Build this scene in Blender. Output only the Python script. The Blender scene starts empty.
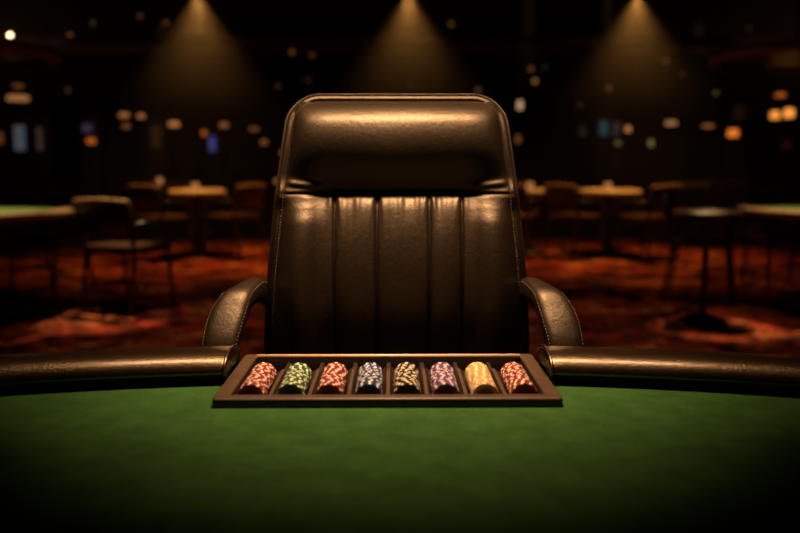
import bpy, bmesh, math, random
from mathutils import Vector, Matrix
random.seed(7)
PI = math.pi
SC = bpy.context.scene
COL = SC.collection

# ------------------------------------------------------------------ camera, world, exposure, main lights
cam_d = bpy.data.cameras.new('camera')
cam = bpy.data.objects.new('camera', cam_d)
COL.objects.link(cam)
cam_d.sensor_width = 36.0
cam_d.lens = 36.0                                   # focal length 800 px at 800 px width
cam.location = (0, 0, 1.12)
PITCH = math.atan(106.5 / 800)
YAW = math.atan(7 / 800)
cam.rotation_euler = (PI / 2 - PITCH, 0, -YAW)
cam_d.clip_start = 0.02
cam_d.clip_end = 200
cam_d.dof.use_dof = True
cam_d.dof.focus_distance = 1.40
cam_d.dof.aperture_fstop = 2.1
cam_d.dof.aperture_blades = 0
SC.camera = cam

w = bpy.data.worlds.new('world')
SC.world = w
w.use_nodes = True
w.node_tree.nodes['Background'].inputs[0].default_value = (0.55, 0.38, 0.22, 1)
w.node_tree.nodes['Background'].inputs[1].default_value = 0.0015

vs = SC.view_settings
vs.view_transform = 'Standard'
vs.look = 'None'
vs.gamma = 1
vs.use_curve_mapping = False
vs.exposure = 0.0
SC.cycles.use_denoising = True
SC.cycles.max_bounces = 6
SC.cycles.volume_bounces = 0
SC.cycles.sample_clamp_indirect = 3.0

KEY_POS = (0.0, 1.46, 1.95)
KEY_AIM = (0.0, 1.74, 0.76)
KEY_W = 7.8
KEY_SPREAD = 73
KEY_SIZE = (1.36, 0.07)              # long lamp hung over the table
WARM = (1.0, 0.58, 0.30)
BEAM_W = 270.0
BEAM_COL = (1.0, 0.46, 0.11)
BEAM_ANGLE = 88
BEAMS = [(-2.113, 9.0, 2.92), (0.175, 9.0, 2.92), (2.660, 9.0, 2.92)]
HAZE = 0.040
HALL_SPOT_W = 14.0


def spot(name, pos, aim, watt, angle, blend, col, radius):
    l = bpy.data.lights.new(name, 'SPOT')
    l.energy = watt
    l.spot_size = math.radians(angle)
    l.spot_blend = blend
    l.color = col
    l.shadow_soft_size = radius
    o = bpy.data.objects.new(name, l)
    COL.objects.link(o)
    o.location = pos
    d = Vector(aim) - Vector(pos)
    o.rotation_euler = d.to_track_quat('-Z', 'Y').to_euler()
    return o


spot('table_spot_centre', (0.0, 1.43, 1.93), (0.0, 1.34, 0.76), 96.0, 58, 1.0, WARM, 0.05)
kl = bpy.data.lights.new('table_lamp_light', 'AREA')
kl.shape = 'RECTANGLE'
kl.size, kl.size_y = KEY_SIZE
kl.energy = KEY_W
kl.color = WARM
kl.spread = math.radians(KEY_SPREAD)
ko = bpy.data.objects.new('table_lamp_light', kl)
COL.objects.link(ko)
ko.location = KEY_POS
ko.rotation_euler = (math.atan((KEY_AIM[1] - KEY_POS[1]) / (KEY_POS[2] - KEY_AIM[2])), 0, 0)
for b in BEAMS:
    spot('beam_spot', (b[0], b[1], b[2] - 0.02), (b[0], b[1], 0), BEAM_W, BEAM_ANGLE, 1.0, BEAM_COL, 0.03)


# ------------------------------------------------------------------ pixel helper (layout at real depths)
_F = Vector((math.sin(YAW) * math.cos(PITCH), math.cos(YAW) * math.cos(PITCH), -math.sin(PITCH)))
_R = Vector((math.cos(YAW), -math.sin(YAW), 0))
_U = _R.cross(_F)


def at(px, py, y):
    d = _F + _R * ((px - 400) / 800) + _U * ((266.5 - py) / 800)
    return Vector((0, 0, 1.12)) + d * (y / d.y)


# ------------------------------------------------------------------ materials
def nodes_of(name):
    m = bpy.data.materials.new(name)
    m.use_nodes = True
    nt = m.node_tree
    return m, nt, nt.nodes['Principled BSDF']


def N(nt, t, **kw):
    n = nt.nodes.new(t)
    for k, v in kw.items():
        if k in n.inputs.keys():
            n.inputs[k].default_value = v
        else:
            setattr(n, k, v)
    return n


def ramp(nt, stops):
    r = nt.nodes.new('ShaderNodeValToRGB')
    e = r.color_ramp.elements
    while len(e) < len(stops):
        e.new(0.5)
    for i, (p, c) in enumerate(stops):
        e[i].position = p
        e[i].color = (c[0], c[1], c[2], 1)
    return r


def plain(name, col, rough=0.5, metal=0.0, spec=0.5, bump=0.0, scale=120.0, vary=0.15):
    m, nt, b = nodes_of(name)
    tc = N(nt, 'ShaderNodeTexCoord')
    ns = N(nt, 'ShaderNodeTexNoise', Scale=scale * 0.25, Detail=3.0)
    nt.links.new(tc.outputs['Object'], ns.inputs['Vector'])
    r = ramp(nt, [(0.3, [c * (1 - vary) for c in col]), (0.7, [min(1, c * (1 + vary)) for c in col])])
    nt.links.new(ns.outputs['Fac'], r.inputs['Fac'])
    nt.links.new(r.outputs['Color'], b.inputs['Base Color'])
    b.inputs['Roughness'].default_value = rough
    b.inputs['Metallic'].default_value = metal
    b.inputs['Specular IOR Level'].default_value = spec
    if bump:
        n2 = N(nt, 'ShaderNodeTexNoise', Scale=scale, Detail=4.0)
        nt.links.new(tc.outputs['Object'], n2.inputs['Vector'])
        bp = N(nt, 'ShaderNodeBump', Strength=bump, Distance=0.002)
        nt.links.new(n2.outputs['Fac'], bp.inputs['Height'])
        nt.links.new(bp.outputs['Normal'], b.inputs['Normal'])
    return m


def leather(name, col, rough, grain, strength, spec=0.5, wrinkle=0.0, coat=0.0):
    m, nt, b = nodes_of(name)
    tc = N(nt, 'ShaderNodeTexCoord')
    v = N(nt, 'ShaderNodeTexVoronoi', Scale=grain)
    n1 = N(nt, 'ShaderNodeTexNoise', Scale=grain * 0.35, Detail=4.0)
    n2 = N(nt, 'ShaderNodeTexNoise', Scale=14.0, Detail=3.0)
    for n in (v, n1, n2):
        nt.links.new(tc.outputs['Object'], n.inputs['Vector'])
    add = N(nt, 'ShaderNodeMath', operation='MULTIPLY_ADD')
    nt.links.new(v.outputs['Distance'], add.inputs[0])
    add.inputs[1].default_value = 0.7
    nt.links.new(n1.outputs['Fac'], add.inputs[2])
    bp = N(nt, 'ShaderNodeBump', Strength=strength, Distance=0.0016)
    nt.links.new(add.outputs[0], bp.inputs['Height'])
    if wrinkle:
        n3 = N(nt, 'ShaderNodeTexNoise', Scale=55.0, Detail=3.0, Distortion=0.8)
        nt.links.new(tc.outputs['Object'], n3.inputs['Vector'])
        b2 = N(nt, 'ShaderNodeBump', Strength=0.22 * wrinkle, Distance=0.006)
        nt.links.new(n3.outputs['Fac'], b2.inputs['Height'])
        nt.links.new(b2.outputs['Normal'], bp.inputs['Normal'])
    nt.links.new(bp.outputs['Normal'], b.inputs['Normal'])
    r = ramp(nt, [(0.3, [c * 0.8 for c in col]), (0.75, [c * 1.25 for c in col])])
    nt.links.new(n2.outputs['Fac'], r.inputs['Fac'])
    nt.links.new(r.outputs['Color'], b.inputs['Base Color'])
    r2 = N(nt, 'ShaderNodeMapRange')
    r2.inputs['To Min'].default_value = rough - 0.06
    r2.inputs['To Max'].default_value = rough + 0.08
    nt.links.new(n1.outputs['Fac'], r2.inputs['Value'])
    nt.links.new(r2.outputs['Result'], b.inputs['Roughness'])
    b.inputs['Specular IOR Level'].default_value = spec
    b.inputs['Specular Tint'].default_value = (1.0, 0.83, 0.60, 1)
    b.inputs['Coat Weight'].default_value = coat
    b.inputs['Coat Roughness'].default_value = 0.22
    b.inputs['Coat Tint'].default_value = (1.0, 0.86, 0.68, 1)
    return m


def wood(name, dark, light, rough, scale=18.0):
    m, nt, b = nodes_of(name)
    tc = N(nt, 'ShaderNodeTexCoord')
    mp = N(nt, 'ShaderNodeMapping')
    mp.inputs['Scale'].default_value = (1.0, 6.0, 6.0)
    nt.links.new(tc.outputs['Object'], mp.inputs['Vector'])
    n = N(nt, 'ShaderNodeTexNoise', Scale=scale, Detail=5.0, Distortion=0.6)
    nt.links.new(mp.outputs['Vector'], n.inputs['Vector'])
    r = ramp(nt, [(0.3, dark), (0.7, light)])
    nt.links.new(n.outputs['Fac'], r.inputs['Fac'])
    nt.links.new(r.outputs['Color'], b.inputs['Base Color'])
    b.inputs['Roughness'].default_value = rough
    return m


def felt_mat(name, dark, light):
    m, nt, b = nodes_of(name)
    tc = N(nt, 'ShaderNodeTexCoord')
    n1 = N(nt, 'ShaderNodeTexNoise', Scale=22.0, Detail=6.0)
    n1.inputs['Roughness'].default_value = 0.75
    n2 = N(nt, 'ShaderNodeTexNoise', Scale=700.0, Detail=2.0)
    n3 = N(nt, 'ShaderNodeTexNoise', Scale=90.0, Detail=2.0)
    for n in (n1, n2, n3):
        nt.links.new(tc.outputs['Object'], n.inputs['Vector'])
    r = ramp(nt, [(0.30, dark), (0.72, light)])
    nt.links.new(n1.outputs['Fac'], r.inputs['Fac'])
    # lint: tiny pale fibres
    r2 = ramp(nt, [(0.74, (0, 0, 0)), (0.82, (1, 1, 1))])
    nt.links.new(n3.outputs['Fac'], r2.inputs['Fac'])
    mx = N(nt, 'ShaderNodeMix', data_type='RGBA')
    nt.links.new(r2.outputs['Color'], mx.inputs[0])
    nt.links.new(r.outputs['Color'], mx.inputs[6])
    mx.inputs[7].default_value = (light[0] * 2.0, light[1] * 1.5, light[2] * 2.0, 1)
    nt.links.new(mx.outputs[2], b.inputs['Base Color'])
    b.inputs['Roughness'].default_value = 0.95
    b.inputs['Specular IOR Level'].default_value = 0.08
    b.inputs['Sheen Weight'].default_value = 0.08
    b.inputs['Sheen Tint'].default_value = (light[0], light[1], light[2], 1)
    bp = N(nt, 'ShaderNodeBump', Strength=0.25, Distance=0.001)
    nt.links.new(n2.outputs['Fac'], bp.inputs['Height'])
    nt.links.new(bp.outputs['Normal'], b.inputs['Normal'])
    return m


def glow(name, col, strength):
    m, nt, b = nodes_of(name)
    b.inputs['Base Color'].default_value = (col[0] * 0.05, col[1] * 0.05, col[2] * 0.05, 1)
    b.inputs['Specular IOR Level'].default_value = 0.1
    b.inputs['Emission Color'].default_value = (*col, 1)
    b.inputs['Emission Strength'].default_value = strength
    b.inputs['Roughness'].default_value = 0.3
    return m


def screen_mat(name, c1, c2, strength, scale=6.0):
    m, nt, b = nodes_of(name)
    tc = N(nt, 'ShaderNodeTexCoord')
    n = N(nt, 'ShaderNodeTexNoise', Scale=scale, Detail=2.0)
    nt.links.new(tc.outputs['Object'], n.inputs['Vector'])
    r = ramp(nt, [(0.4, c1), (0.6, c2)])
    nt.links.new(n.outputs['Fac'], r.inputs['Fac'])
    b.inputs['Base Color'].default_value = (0.01, 0.01, 0.01, 1)
    nt.links.new(r.outputs['Color'], b.inputs['Emission Color'])
    b.inputs['Emission Strength'].default_value = strength
    b.inputs['Roughness'].default_value = 0.2
    return m


def carpet_mat():
    m, nt, b = nodes_of('patterned_carpet')
    tc = N(nt, 'ShaderNodeTexCoord')
    v = N(nt, 'ShaderNodeTexVoronoi', Scale=2.2, feature='SMOOTH_F1')
    v.inputs['Smoothness'].default_value = 0.4
    n = N(nt, 'ShaderNodeTexNoise', Scale=5.0, Detail=3.0, Distortion=1.2)
    n2 = N(nt, 'ShaderNodeTexNoise', Scale=1.1, Detail=2.0, Distortion=2.0)
    for k in (v, n, n2):
        nt.links.new(tc.outputs['Object'], k.inputs['Vector'])
    ma = N(nt, 'ShaderNodeMath', operation='MULTIPLY_ADD')
    nt.links.new(v.outputs['Distance'], ma.inputs[0])
    ma.inputs[1].default_value = 0.45
    nt.links.new(n.outputs['Fac'], ma.inputs[2])
    r = ramp(nt, [(0.58, (0.008, 0.002, 0.002)), (0.66, (0.24, 0.024, 0.012)), (0.74, (0.46, 0.055, 0.018)),
                  (0.80, (0.05, 0.01, 0.006)), (0.88, (0.58, 0.16, 0.05))])
    nt.links.new(ma.outputs[0], r.inputs['Fac'])
    r2 = ramp(nt, [(0.38, (0.25, 0.25, 0.25)), (0.58, (1, 1, 1))])
    nt.links.new(n2.outputs['Fac'], r2.inputs['Fac'])
    mx = N(nt, 'ShaderNodeMix', data_type='RGBA', blend_type='MULTIPLY')
    mx.inputs[0].default_value = 1.0
    nt.links.new(r.outputs['Color'], mx.inputs[6])
    nt.links.new(r2.outputs['Color'], mx.inputs[7])
    nt.links.new(mx.outputs[2], b.inputs['Base Color'])
    b.inputs['Roughness'].default_value = 0.95
    b.inputs['Specular IOR Level'].default_value = 0.1
    return m


M = {}
M['chair_leather'] = leather('dark_brown_leather', (0.008, 0.0042, 0.0018), 0.44, 420.0, 0.20, 0.70, 0.55)
M['rail_leather'] = leather('rail_leather', (0.013, 0.0075, 0.004), 0.30, 300.0, 0.30, 1.0, 0.0, 1.0)
M['piping_leather'] = leather('piping_leather', (0.055, 0.031, 0.016), 0.42, 420.0, 0.2, 0.8)
M['thread'] = plain('tan_thread', (0.13, 0.092, 0.062), 0.7)
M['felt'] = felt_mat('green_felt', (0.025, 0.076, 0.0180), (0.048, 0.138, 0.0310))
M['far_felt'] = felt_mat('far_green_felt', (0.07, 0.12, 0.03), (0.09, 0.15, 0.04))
M['tray_wood'] = wood('walnut_tray', (0.050, 0.029, 0.016), (0.090, 0.052, 0.028), 0.42)
M['rim_highlight'] = wood('pale_rim_highlight', (0.50, 0.36, 0.22), (0.60, 0.44, 0.28), 0.35)  # pale colour paints the bright highlight along the back rim
M['tray_inside'] = wood('shaded_tray_inside', (0.012, 0.006, 0.004), (0.024, 0.012, 0.007), 0.5)  # darkened colour paints in the shade inside the tray
M['black'] = plain('shadow_gap_black', (0.006, 0.005, 0.004), 0.6, spec=0.2)
M['board'] = plain('table_board', (0.02, 0.012, 0.008), 0.6)
M['dark_wood'] = wood('dark_wood', (0.020, 0.009, 0.005), (0.040, 0.018, 0.009), 0.35, 6.0)
M['seat_leather'] = leather('cognac_seat_leather', (0.055, 0.019, 0.008), 0.45, 200.0, 0.2)
M['rim_leather'] = leather('tan_rim', (0.36, 0.21, 0.10), 0.38, 200.0, 0.2)
M['lit_pale_top'] = plain('lit_pale_table_top', (0.62, 0.43, 0.25), 0.5)  # paler colour paints lamplight onto the small far tables
M['metal'] = plain('brushed_steel', (0.35, 0.30, 0.24), 0.3, 1.0)
M['black_metal'] = plain('black_metal', (0.012, 0.010, 0.009), 0.5, 0.3)
M['plastic'] = plain('black_plastic', (0.012, 0.011, 0.010), 0.4)
M['wall'] = wood('dark_wall_panelling', (0.010, 0.006, 0.004), (0.018, 0.010, 0.006), 0.6, 2.0)
M['ceiling'] = plain('dark_ceiling', (0.008, 0.006, 0.005), 0.9, scale=20)
M['canopy'] = wood('canopy_wood', (0.10, 0.040, 0.014), (0.16, 0.065, 0.022), 0.5, 3.0)
M['carpet'] = carpet_mat()
M['amber'] = glow('amber_glass', (1.0, 0.33, 0.06), 1.0)
M['glint'] = glow('glint_glow', (1.0, 0.40, 0.12), 0.35)  # added glow that stands in for glints on the far furniture
M['lens'] = glow('lamp_lens', (1.0, 0.60, 0.28), 12.0)
CHIP = {
    'red': ((0.23, 0.014, 0.011), (0.80, 0.70, 0.60)),
    'green': ((0.014, 0.10, 0.030), (0.76, 0.74, 0.54)),
    'blue': ((0.014, 0.030, 0.12), (0.68, 0.70, 0.72)),
    'black': ((0.010, 0.008, 0.008), (0.80, 0.72, 0.52)),
    'purple': ((0.12, 0.045, 0.17), (0.72, 0.62, 0.64)),
    'cream': ((0.56, 0.38, 0.14), (0.88, 0.76, 0.56)),
}
for k, (a, b_) in CHIP.items():
    M['chip_' + k] = plain('chip_' + k, a, 0.42, scale=400)
    M['spot_' + k] = plain('chip_spot_' + k, b_, 0.45, scale=400)
    M['inlay_' + k] = plain('chip_inlay_' + k, [c * 0.35 for c in a], 0.5, scale=400)


# ------------------------------------------------------------------ object helpers
def obj(name, bm, mat, parent=None, smooth=True):
    me = bpy.data.meshes.new(name)
    bm.normal_update()
    bm.to_mesh(me)
    bm.free()
    for m in (mat if isinstance(mat, (list, tuple)) else [mat]):
        me.materials.append(m)
    if smooth:
        for p in me.polygons:
            p.use_smooth = True
    o = bpy.data.objects.new(name, me)
    COL.objects.link(o)
    if parent is not None:
        o.parent = parent
    return o


def tag(o, label=None, cat=None, group=None, kind=None):
    if label:
        o['label'] = label
    if cat:
        o['category'] = cat
    if group:
        o['group'] = group
    if kind:
        o['kind'] = kind
    return o


def thing(name, label, cat, loc=(0, 0, 0), rz=0.0, group=None):
    o = bpy.data.objects.new(name, None)
    o.empty_display_size = 0.05
    COL.objects.link(o)
    o.location = loc
    o.rotation_euler = (0, 0, rz)
    return tag(o, label, cat, group)


def sharp(o, ang=35):
    me = o.data
    for p in me.polygons:
        p.use_smooth = True
    try:
        me.set_sharp_from_angle(angle=math.radians(ang))
    except Exception:
        pass
    return o


def box(bm, c, s, bev=0.0, rot=None):
    r = bmesh.ops.create_cube(bm, size=1.0)
    vs_ = r['verts']
    bmesh.ops.scale(bm, vec=s, verts=vs_)
    if bev:
        es = list({e for v in vs_ for e in v.link_edges})
        rr = bmesh.ops.bevel(bm, geom=es, offset=bev, segments=2, profile=0.7, affect='EDGES')
        vs_ = list({v for f in rr['faces'] for v in f.verts} | {v for v in vs_ if v.is_valid})
    if rot is not None:
        bmesh.ops.rotate(bm, cent=(0, 0, 0), matrix=rot, verts=vs_)
    bmesh.ops.translate(bm, vec=c, verts=vs_)
    return vs_


def lathe(bm, prof, seg=24, c=(0, 0, 0), cap=True):
    rings = []
    for r, z in prof:
        rings.append([bm.verts.new((c[0] + r * math.cos(2 * PI * i / seg), c[1] + r * math.sin(2 * PI * i / seg), c[2] + z)) for i in range(seg)])
    for a, b in zip(rings, rings[1:]):
        for i in range(seg):
            j = (i + 1) % seg
            bm.faces.new((a[i], a[j], b[j], b[i]))
    if cap:
        bm.faces.new(list(reversed(rings[0])))
        bm.faces.new(rings[-1])


def tube(bm, pts, r, seg=8, closed=False, cap=True):
    pts = [Vector(p) for p in pts]
    n = len(pts)
    rings = []
    prev = None
    for i, p in enumerate(pts):
        if closed:
            t = pts[(i + 1) % n] - pts[i - 1]
        else:
            t = pts[min(i + 1, n - 1)] - pts[max(i - 1, 0)]
        t.normalize()
        if prev is None:
            a = Vector((0, 0, 1)) if abs(t.z) < 0.9 else Vector((1, 0, 0))
            u = t.cross(a).normalized()
        else:
            u = (prev - t * prev.dot(t)).normalized()
        prev = u
        v = t.cross(u)
        rr = r[i] if isinstance(r, (list, tuple)) else r
        rings.append([bm.verts.new(p + u * rr * math.cos(2 * PI * k / seg) + v * rr * math.sin(2 * PI * k / seg)) for k in range(seg)])
    m = n if closed else n - 1
    for i in range(m):
        a, b = rings[i], rings[(i + 1) % n]
        for k in range(seg):
            j = (k + 1) % seg
            bm.faces.new((a[k], a[j], b[j], b[k]))
    if cap and not closed:
        bm.faces.new(list(reversed(rings[0])))
        bm.faces.new(rings[-1])


def sweep(bm, rings, cap=True, closed=False):
    """rings: list of equal-length loops of points; closed cross-sections."""
    R_ = [[bm.verts.new(p) for p in r] for r in rings]
    n = len(R_[0])
    pairs = list(zip(R_, R_[1:]))
    if closed:
        pairs.append((R_[-1], R_[0]))
    for a, b in pairs:
        for k in range(n):
            j = (k + 1) % n
            bm.faces.new((a[k], a[j], b[j], b[k]))
    if cap and not closed:
        bm.faces.new(list(reversed(R_[0])))
        bm.faces.new(R_[-1])
    bmesh.ops.recalc_face_normals(bm, faces=bm.faces)


def dashes(bm, pts, length, gap, r, normals=None):
    """short thread stitches along a polyline"""
    pts = [Vector(p) for p in pts]
    acc = [0.0]
    for a, b in zip(pts, pts[1:]):
        acc.append(acc[-1] + (b - a).length)
    tot = acc[-1]

    def ev(s):
        for i in range(len(pts) - 1):
            if s <= acc[i + 1]:
                t = (s - acc[i]) / max(1e-9, acc[i + 1] - acc[i])
                return pts[i].lerp(pts[i + 1], t)
        return pts[-1].copy()
    s = 0.0
    while s + length < tot:
        a, b = ev(s), ev(s + length)
        tube(bm, [a, a.lerp(b, 0.5), b], [r * 0.7, r, r * 0.7], 5)
        s += length + gap


def copy_thing(o, loc=None, rz=None):
    c = o.copy()
    COL.objects.link(c)
    for ch in list(o.children):
        d = ch.copy()
        COL.objects.link(d)
        d.parent = c
        for g in list(ch.children):
            e = g.copy()
            COL.objects.link(e)
            e.parent = d
    if loc is not None:
        c.location = loc
    if rz is not None:
        c.rotation_euler = (0, 0, rz)
    return c


def lerp(a, b, t):
    return a + (b - a) * t


def sstep(a, b, x):
    t = max(0.0, min(1.0, (x - a) / (b - a)))
    return t * t * (3 - 2 * t)


# ------------------------------------------------------------------ setting
CEIL = 3.3
XW, Y0, Y1 = 9.5, -2.5, 17.0


def slab(name, c, s, mat):
    bm = bmesh.new()
    box(bm, c, s)
    return tag(obj(name, bm, mat, None, False), kind='structure')


slab('floor', (0, (Y0 + Y1) / 2, -0.05), (2 * XW, Y1 - Y0, 0.1), M['carpet'])
slab('ceiling', (0, (Y0 + Y1) / 2, CEIL + 0.05), (2 * XW, Y1 - Y0, 0.1), M['ceiling'])
slab('wall_back', (0, Y1 + 0.05, CEIL / 2), (2 * XW + 0.2, 0.1, CEIL), M['wall'])
slab('wall_front', (0, Y0 - 0.05, CEIL / 2), (2 * XW + 0.2, 0.1, CEIL), M['wall'])
slab('wall_left', (-XW - 0.05, (Y0 + Y1) / 2, CEIL / 2), (0.1, Y1 - Y0, CEIL), M['wall'])
slab('wall_right', (XW + 0.05, (Y0 + Y1) / 2, CEIL / 2), (0.1, Y1 - Y0, CEIL), M['wall'])
slab('baseboard_back', (0, Y1 - 0.015, 0.08), (2 * XW, 0.03, 0.16), M['dark_wood'])
slab('trim_1', (0, Y1 - 0.02, 1.0), (2 * XW, 0.04, 0.08), M['dark_wood'])
slab('trim_2', (0, 9.7, 2.50), (2 * XW, 0.14, 0.10), M['dark_wood'])     # timber ceiling beam
slab('trim_3', (0, 13.5, 2.95), (2 * XW, 0.18, 0.16), M['canopy'])

# haze in the hall behind the chair
bm = bmesh.new()
box(bm, (0, 11.9, 1.62), (18.0, 9.8, 3.16))
hm = bpy.data.materials.new('smoky_haze')
hm.use_nodes = True
nt = hm.node_tree
nt.nodes.remove(nt.nodes['Principled BSDF'])
vsn = nt.nodes.new('ShaderNodeVolumeScatter')
vsn.inputs['Color'].default_value = (1.0, 0.90, 0.74, 1)
tcn = nt.nodes.new('ShaderNodeTexCoord')
sp = nt.nodes.new('ShaderNodeSeparateXYZ')
mr = nt.nodes.new('ShaderNodeMapRange')          # haze thinned downwards, shaped to make the beams fade sooner
mr.interpolation_type = 'SMOOTHSTEP'
mr.inputs['From Min'].default_value = 1.5
mr.inputs['From Max'].default_value = 3.1
mr.inputs['To Min'].default_value = 0.08 * HAZE
mr.inputs['To Max'].default_value = HAZE
nt.links.new(tcn.outputs['Object'], sp.inputs[0])
nt.links.new(sp.outputs['Z'], mr.inputs['Value'])
nt.links.new(mr.outputs['Result'], vsn.inputs['Density'])
vsn.inputs['Anisotropy'].default_value = 0.0
nt.links.new(vsn.outputs[0], nt.nodes['Material Output'].inputs['Volume'])
hz = obj('haze', bm, hm, None, False)
tag(hz, 'thin smoky haze hanging in the dark hall under the spotlights', 'haze', kind='stuff')


# ------------------------------------------------------------------ poker table
FELT = 0.76
EA, EB, EX, EY = 1.15, 0.50, -0.03, 0.775
TRAY_XC = -0.008
TX0, TX1 = TRAY_XC - 0.2585, TRAY_XC + 0.2585           # tray outside
TY0, TY1 = 1.136, 1.410

table = thing('poker_table', 'large poker table with green felt top and padded brown leather rail, in the foreground', 'table', (0, 0.775, 0))
TL = Vector((0, 0.775, 0))


def ell(t, off=0.0):
    """point on the table ellipse pushed out by off along the normal"""
    p = Vector((EX + EA * math.cos(t), EY + EB * math.sin(t), 0))
    n = Vector((math.cos(t) / EA, math.sin(t) / EB, 0)).normalized()
    return p + n * off - TL, n


def plate(zlo, zhi, off, hole, seg=720, notch=False):
    """ellipse slab with a rectangular hole for the chip tray"""
    bm = bmesh.new()
    x0, y0, x1, y1 = hole
    t_hit = []
    outer = []
    for i in range(seg):
        t = 2 * PI * i / seg
        p, n = ell(t, off)
        if p.y > 0:
            p.y += 0.056 * (1 - sstep(0.265, 0.277, abs(p.x - TRAY_XC)))
        outer.append(p)
    hol = [Vector((x0, y0, 0)) - TL, Vector((x1, y0, 0)) - TL, Vector((x1, y1, 0)) - TL, Vector((x0, y1, 0)) - TL]
    es = []
    for loop in (outer, hol):
        v = [bm.verts.new((p.x, p.y, zhi)) for p in loop]
        for i in range(len(v)):
            es.append(bm.edges.new((v[i], v[(i + 1) % len(v)])))
    bmesh.ops.triangle_fill(bm, edges=es, use_beauty=True)
    bmesh.ops.recalc_face_normals(bm, faces=bm.faces)
    fs = list(bm.faces)
    if fs and fs[0].normal.z < 0:
        bmesh.ops.reverse_faces(bm, faces=fs)
    r = bmesh.ops.extrude_face_region(bm, geom=list(bm.faces))
    nv = [g for g in r['geom'] if isinstance(g, bmesh.types.BMVert)]
    bmesh.ops.translate(bm, vec=(0, 0, zlo - zhi), verts=nv)
    bmesh.ops.recalc_face_normals(bm, faces=bm.faces)
    return bm


hole = (TX0 + 0.006, TY0 + 0.006, TX1 - 0.006, TY1 - 0.004)
obj('felt_top', plate(FELT - 0.004, FELT, 0.09, hole), M['felt'], table, False)
obj('table_board', plate(FELT - 0.034, FELT - 0.0042, 0.09, hole), M['board'], table, False)

# rail: runs all round the table, open only where the tray sits
RX = 0.2632


def t_at_x(x):
    c = (x - EX) / EA
    return math.acos(c)


tl = t_at_x(TRAY_XC - RX)
tr = t_at_x(TRAY_XC + RX)
# parameter runs from the left gap (tl), through PI, 3PI/2, to tr + 2PI
NR = 260
ts = []
for i in range(NR + 1):
    ts.append(tl + (tr + 2 * PI - tl) * i / NR)
# extra rings close to both ends so that the ends can be rounded
dend = 0.05
ex = [0.0, 0.0015, 0.004, 0.008, 0.013, 0.02, 0.028]
ts = [tl + e for e in ex] + [t for t in ts if tl + 0.034 < t < tr + 2 * PI - 0.034] + [tr + 2 * PI - e for e in reversed(ex)]
prof = [(0.006, 0.7735), (-0.004, 0.7748), (-0.0095, 0.7775), (-0.0100, 0.7815), (-0.0085, 0.7868), (-0.0045, 0.7922), (0.0015, 0.7970), (0.0085, 0.8015),
        (0.018, 0.8050), (0.031, 0.8075), (0.050, 0.8080), (0.074, 0.8064), (0.095, 0.8016), (0.110, 0.7958), (0.120, 0.7865), (0.124, 0.775), (0.122, 0.760), (0.115, 0.75), (0.10, 0.745),
        (0.05, 0.7625), (0.02, 0.768)]
pc = (0.058, 0.785)


def square_end(t, off):
    """rail point; near the tray the ends are cut square to it"""
    p, n = ell(t, off)
    for te in (tl, tr + 2 * PI):
        w_ = 1 - sstep(0.0, 0.16, abs(t - te))
        if w_ > 0:
            q, n2 = ell(t, 0.0)
            p = Vector((lerp(p.x, q.x, w_), p.y, 0))
    return p


bm = bmesh.new()
rings = []
for i, t in enumerate(ts):
    de = min(i, len(ts) - 1 - i)
    sc_ = 1.0
    if de < len(ex):
        q = ex[de] / ex[-1]
        sc_ = math.sqrt(max(0.0, 1 - (1 - q) ** 2)) * 0.09 + 0.91
    ring = []
    for off, z in prof:
        o2 = pc[0] + (off - pc[0]) * (0.25 * sc_ + 0.75)
        z2 = pc[1] + (z - pc[1]) * sc_
        p = square_end(t, o2)
        ring.append((p.x, p.y, z2))
    rings.append(ring)
sweep(bm, rings)
rail = obj('padded_rail', bm, M['rail_leather'], table)

# base strip under the cushion, blackened to paint in the shadow gap
bm = bmesh.new()
rings = []
for t in ts:
    ring = []
    for off, z in [(0.0, FELT), (0.0, 0.774), (0.108, 0.774), (0.108, FELT)]:
        p = square_end(t, off)
        ring.append((p.x, p.y, z))
    rings.append(ring)
sweep(bm, rings)
obj('rail_base', bm, M['black'], table, False)

# leather welt at the two rail ends, and the seam stitched near them
for te in (tl + 0.001, tr + 2 * PI - 0.001):
    sgn = 1 if te > PI else -1
    bm = bmesh.new()
    pts = []
    for off, z in prof[1:15]:
        p = square_end(te, off)
        pts.append((p.x - 0.0005 * sgn, p.y, pc[1] + (z - pc[1]) * 0.94 + 0.0002))
    tube(bm, pts, 0.0030, 8)
    obj('rail_welt', bm, M['rail_leather'], rail)

# apron and two trestle legs
bm = bmesh.new()
rings = []
for i in range(160):
    t = 2 * PI * i / 160
    ring = []
    for off, z in [(-0.06, 0.60), (-0.06, FELT - 0.035), (-0.03, FELT - 0.035), (-0.03, 0.60)]:
        p, n = ell(t, off)
        ring.append((p.x, p.y, z))
    rings.append(ring)
sweep(bm, rings, closed=True)
obj('apron', bm, M['dark_wood'], table, False)
for sx in (-0.62, 0.62):
    bm = bmesh.new()
    box(bm, (sx, 0, 0.345), (0.12, 0.34, 0.60), 0.012)
    box(bm, (sx, 0, 0.03), (0.16, 0.60, 0.06), 0.015)
    box(bm, (sx, 0, 0.685), (0.16, 0.56, 0.08), 0.012)
    obj('leg', bm, M['dark_wood'], table, False)


# ------------------------------------------------------------------ chip tray
tray = thing('chip_tray', 'brown wooden chip tray with eight rows of chips, let into the green felt', 'chip tray', (TRAY_XC, TY0, FELT))
RIMZ = 0.0138            # above felt
RW = 0.024
W2, D_ = 0.2585, TY1 - TY0


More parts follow.
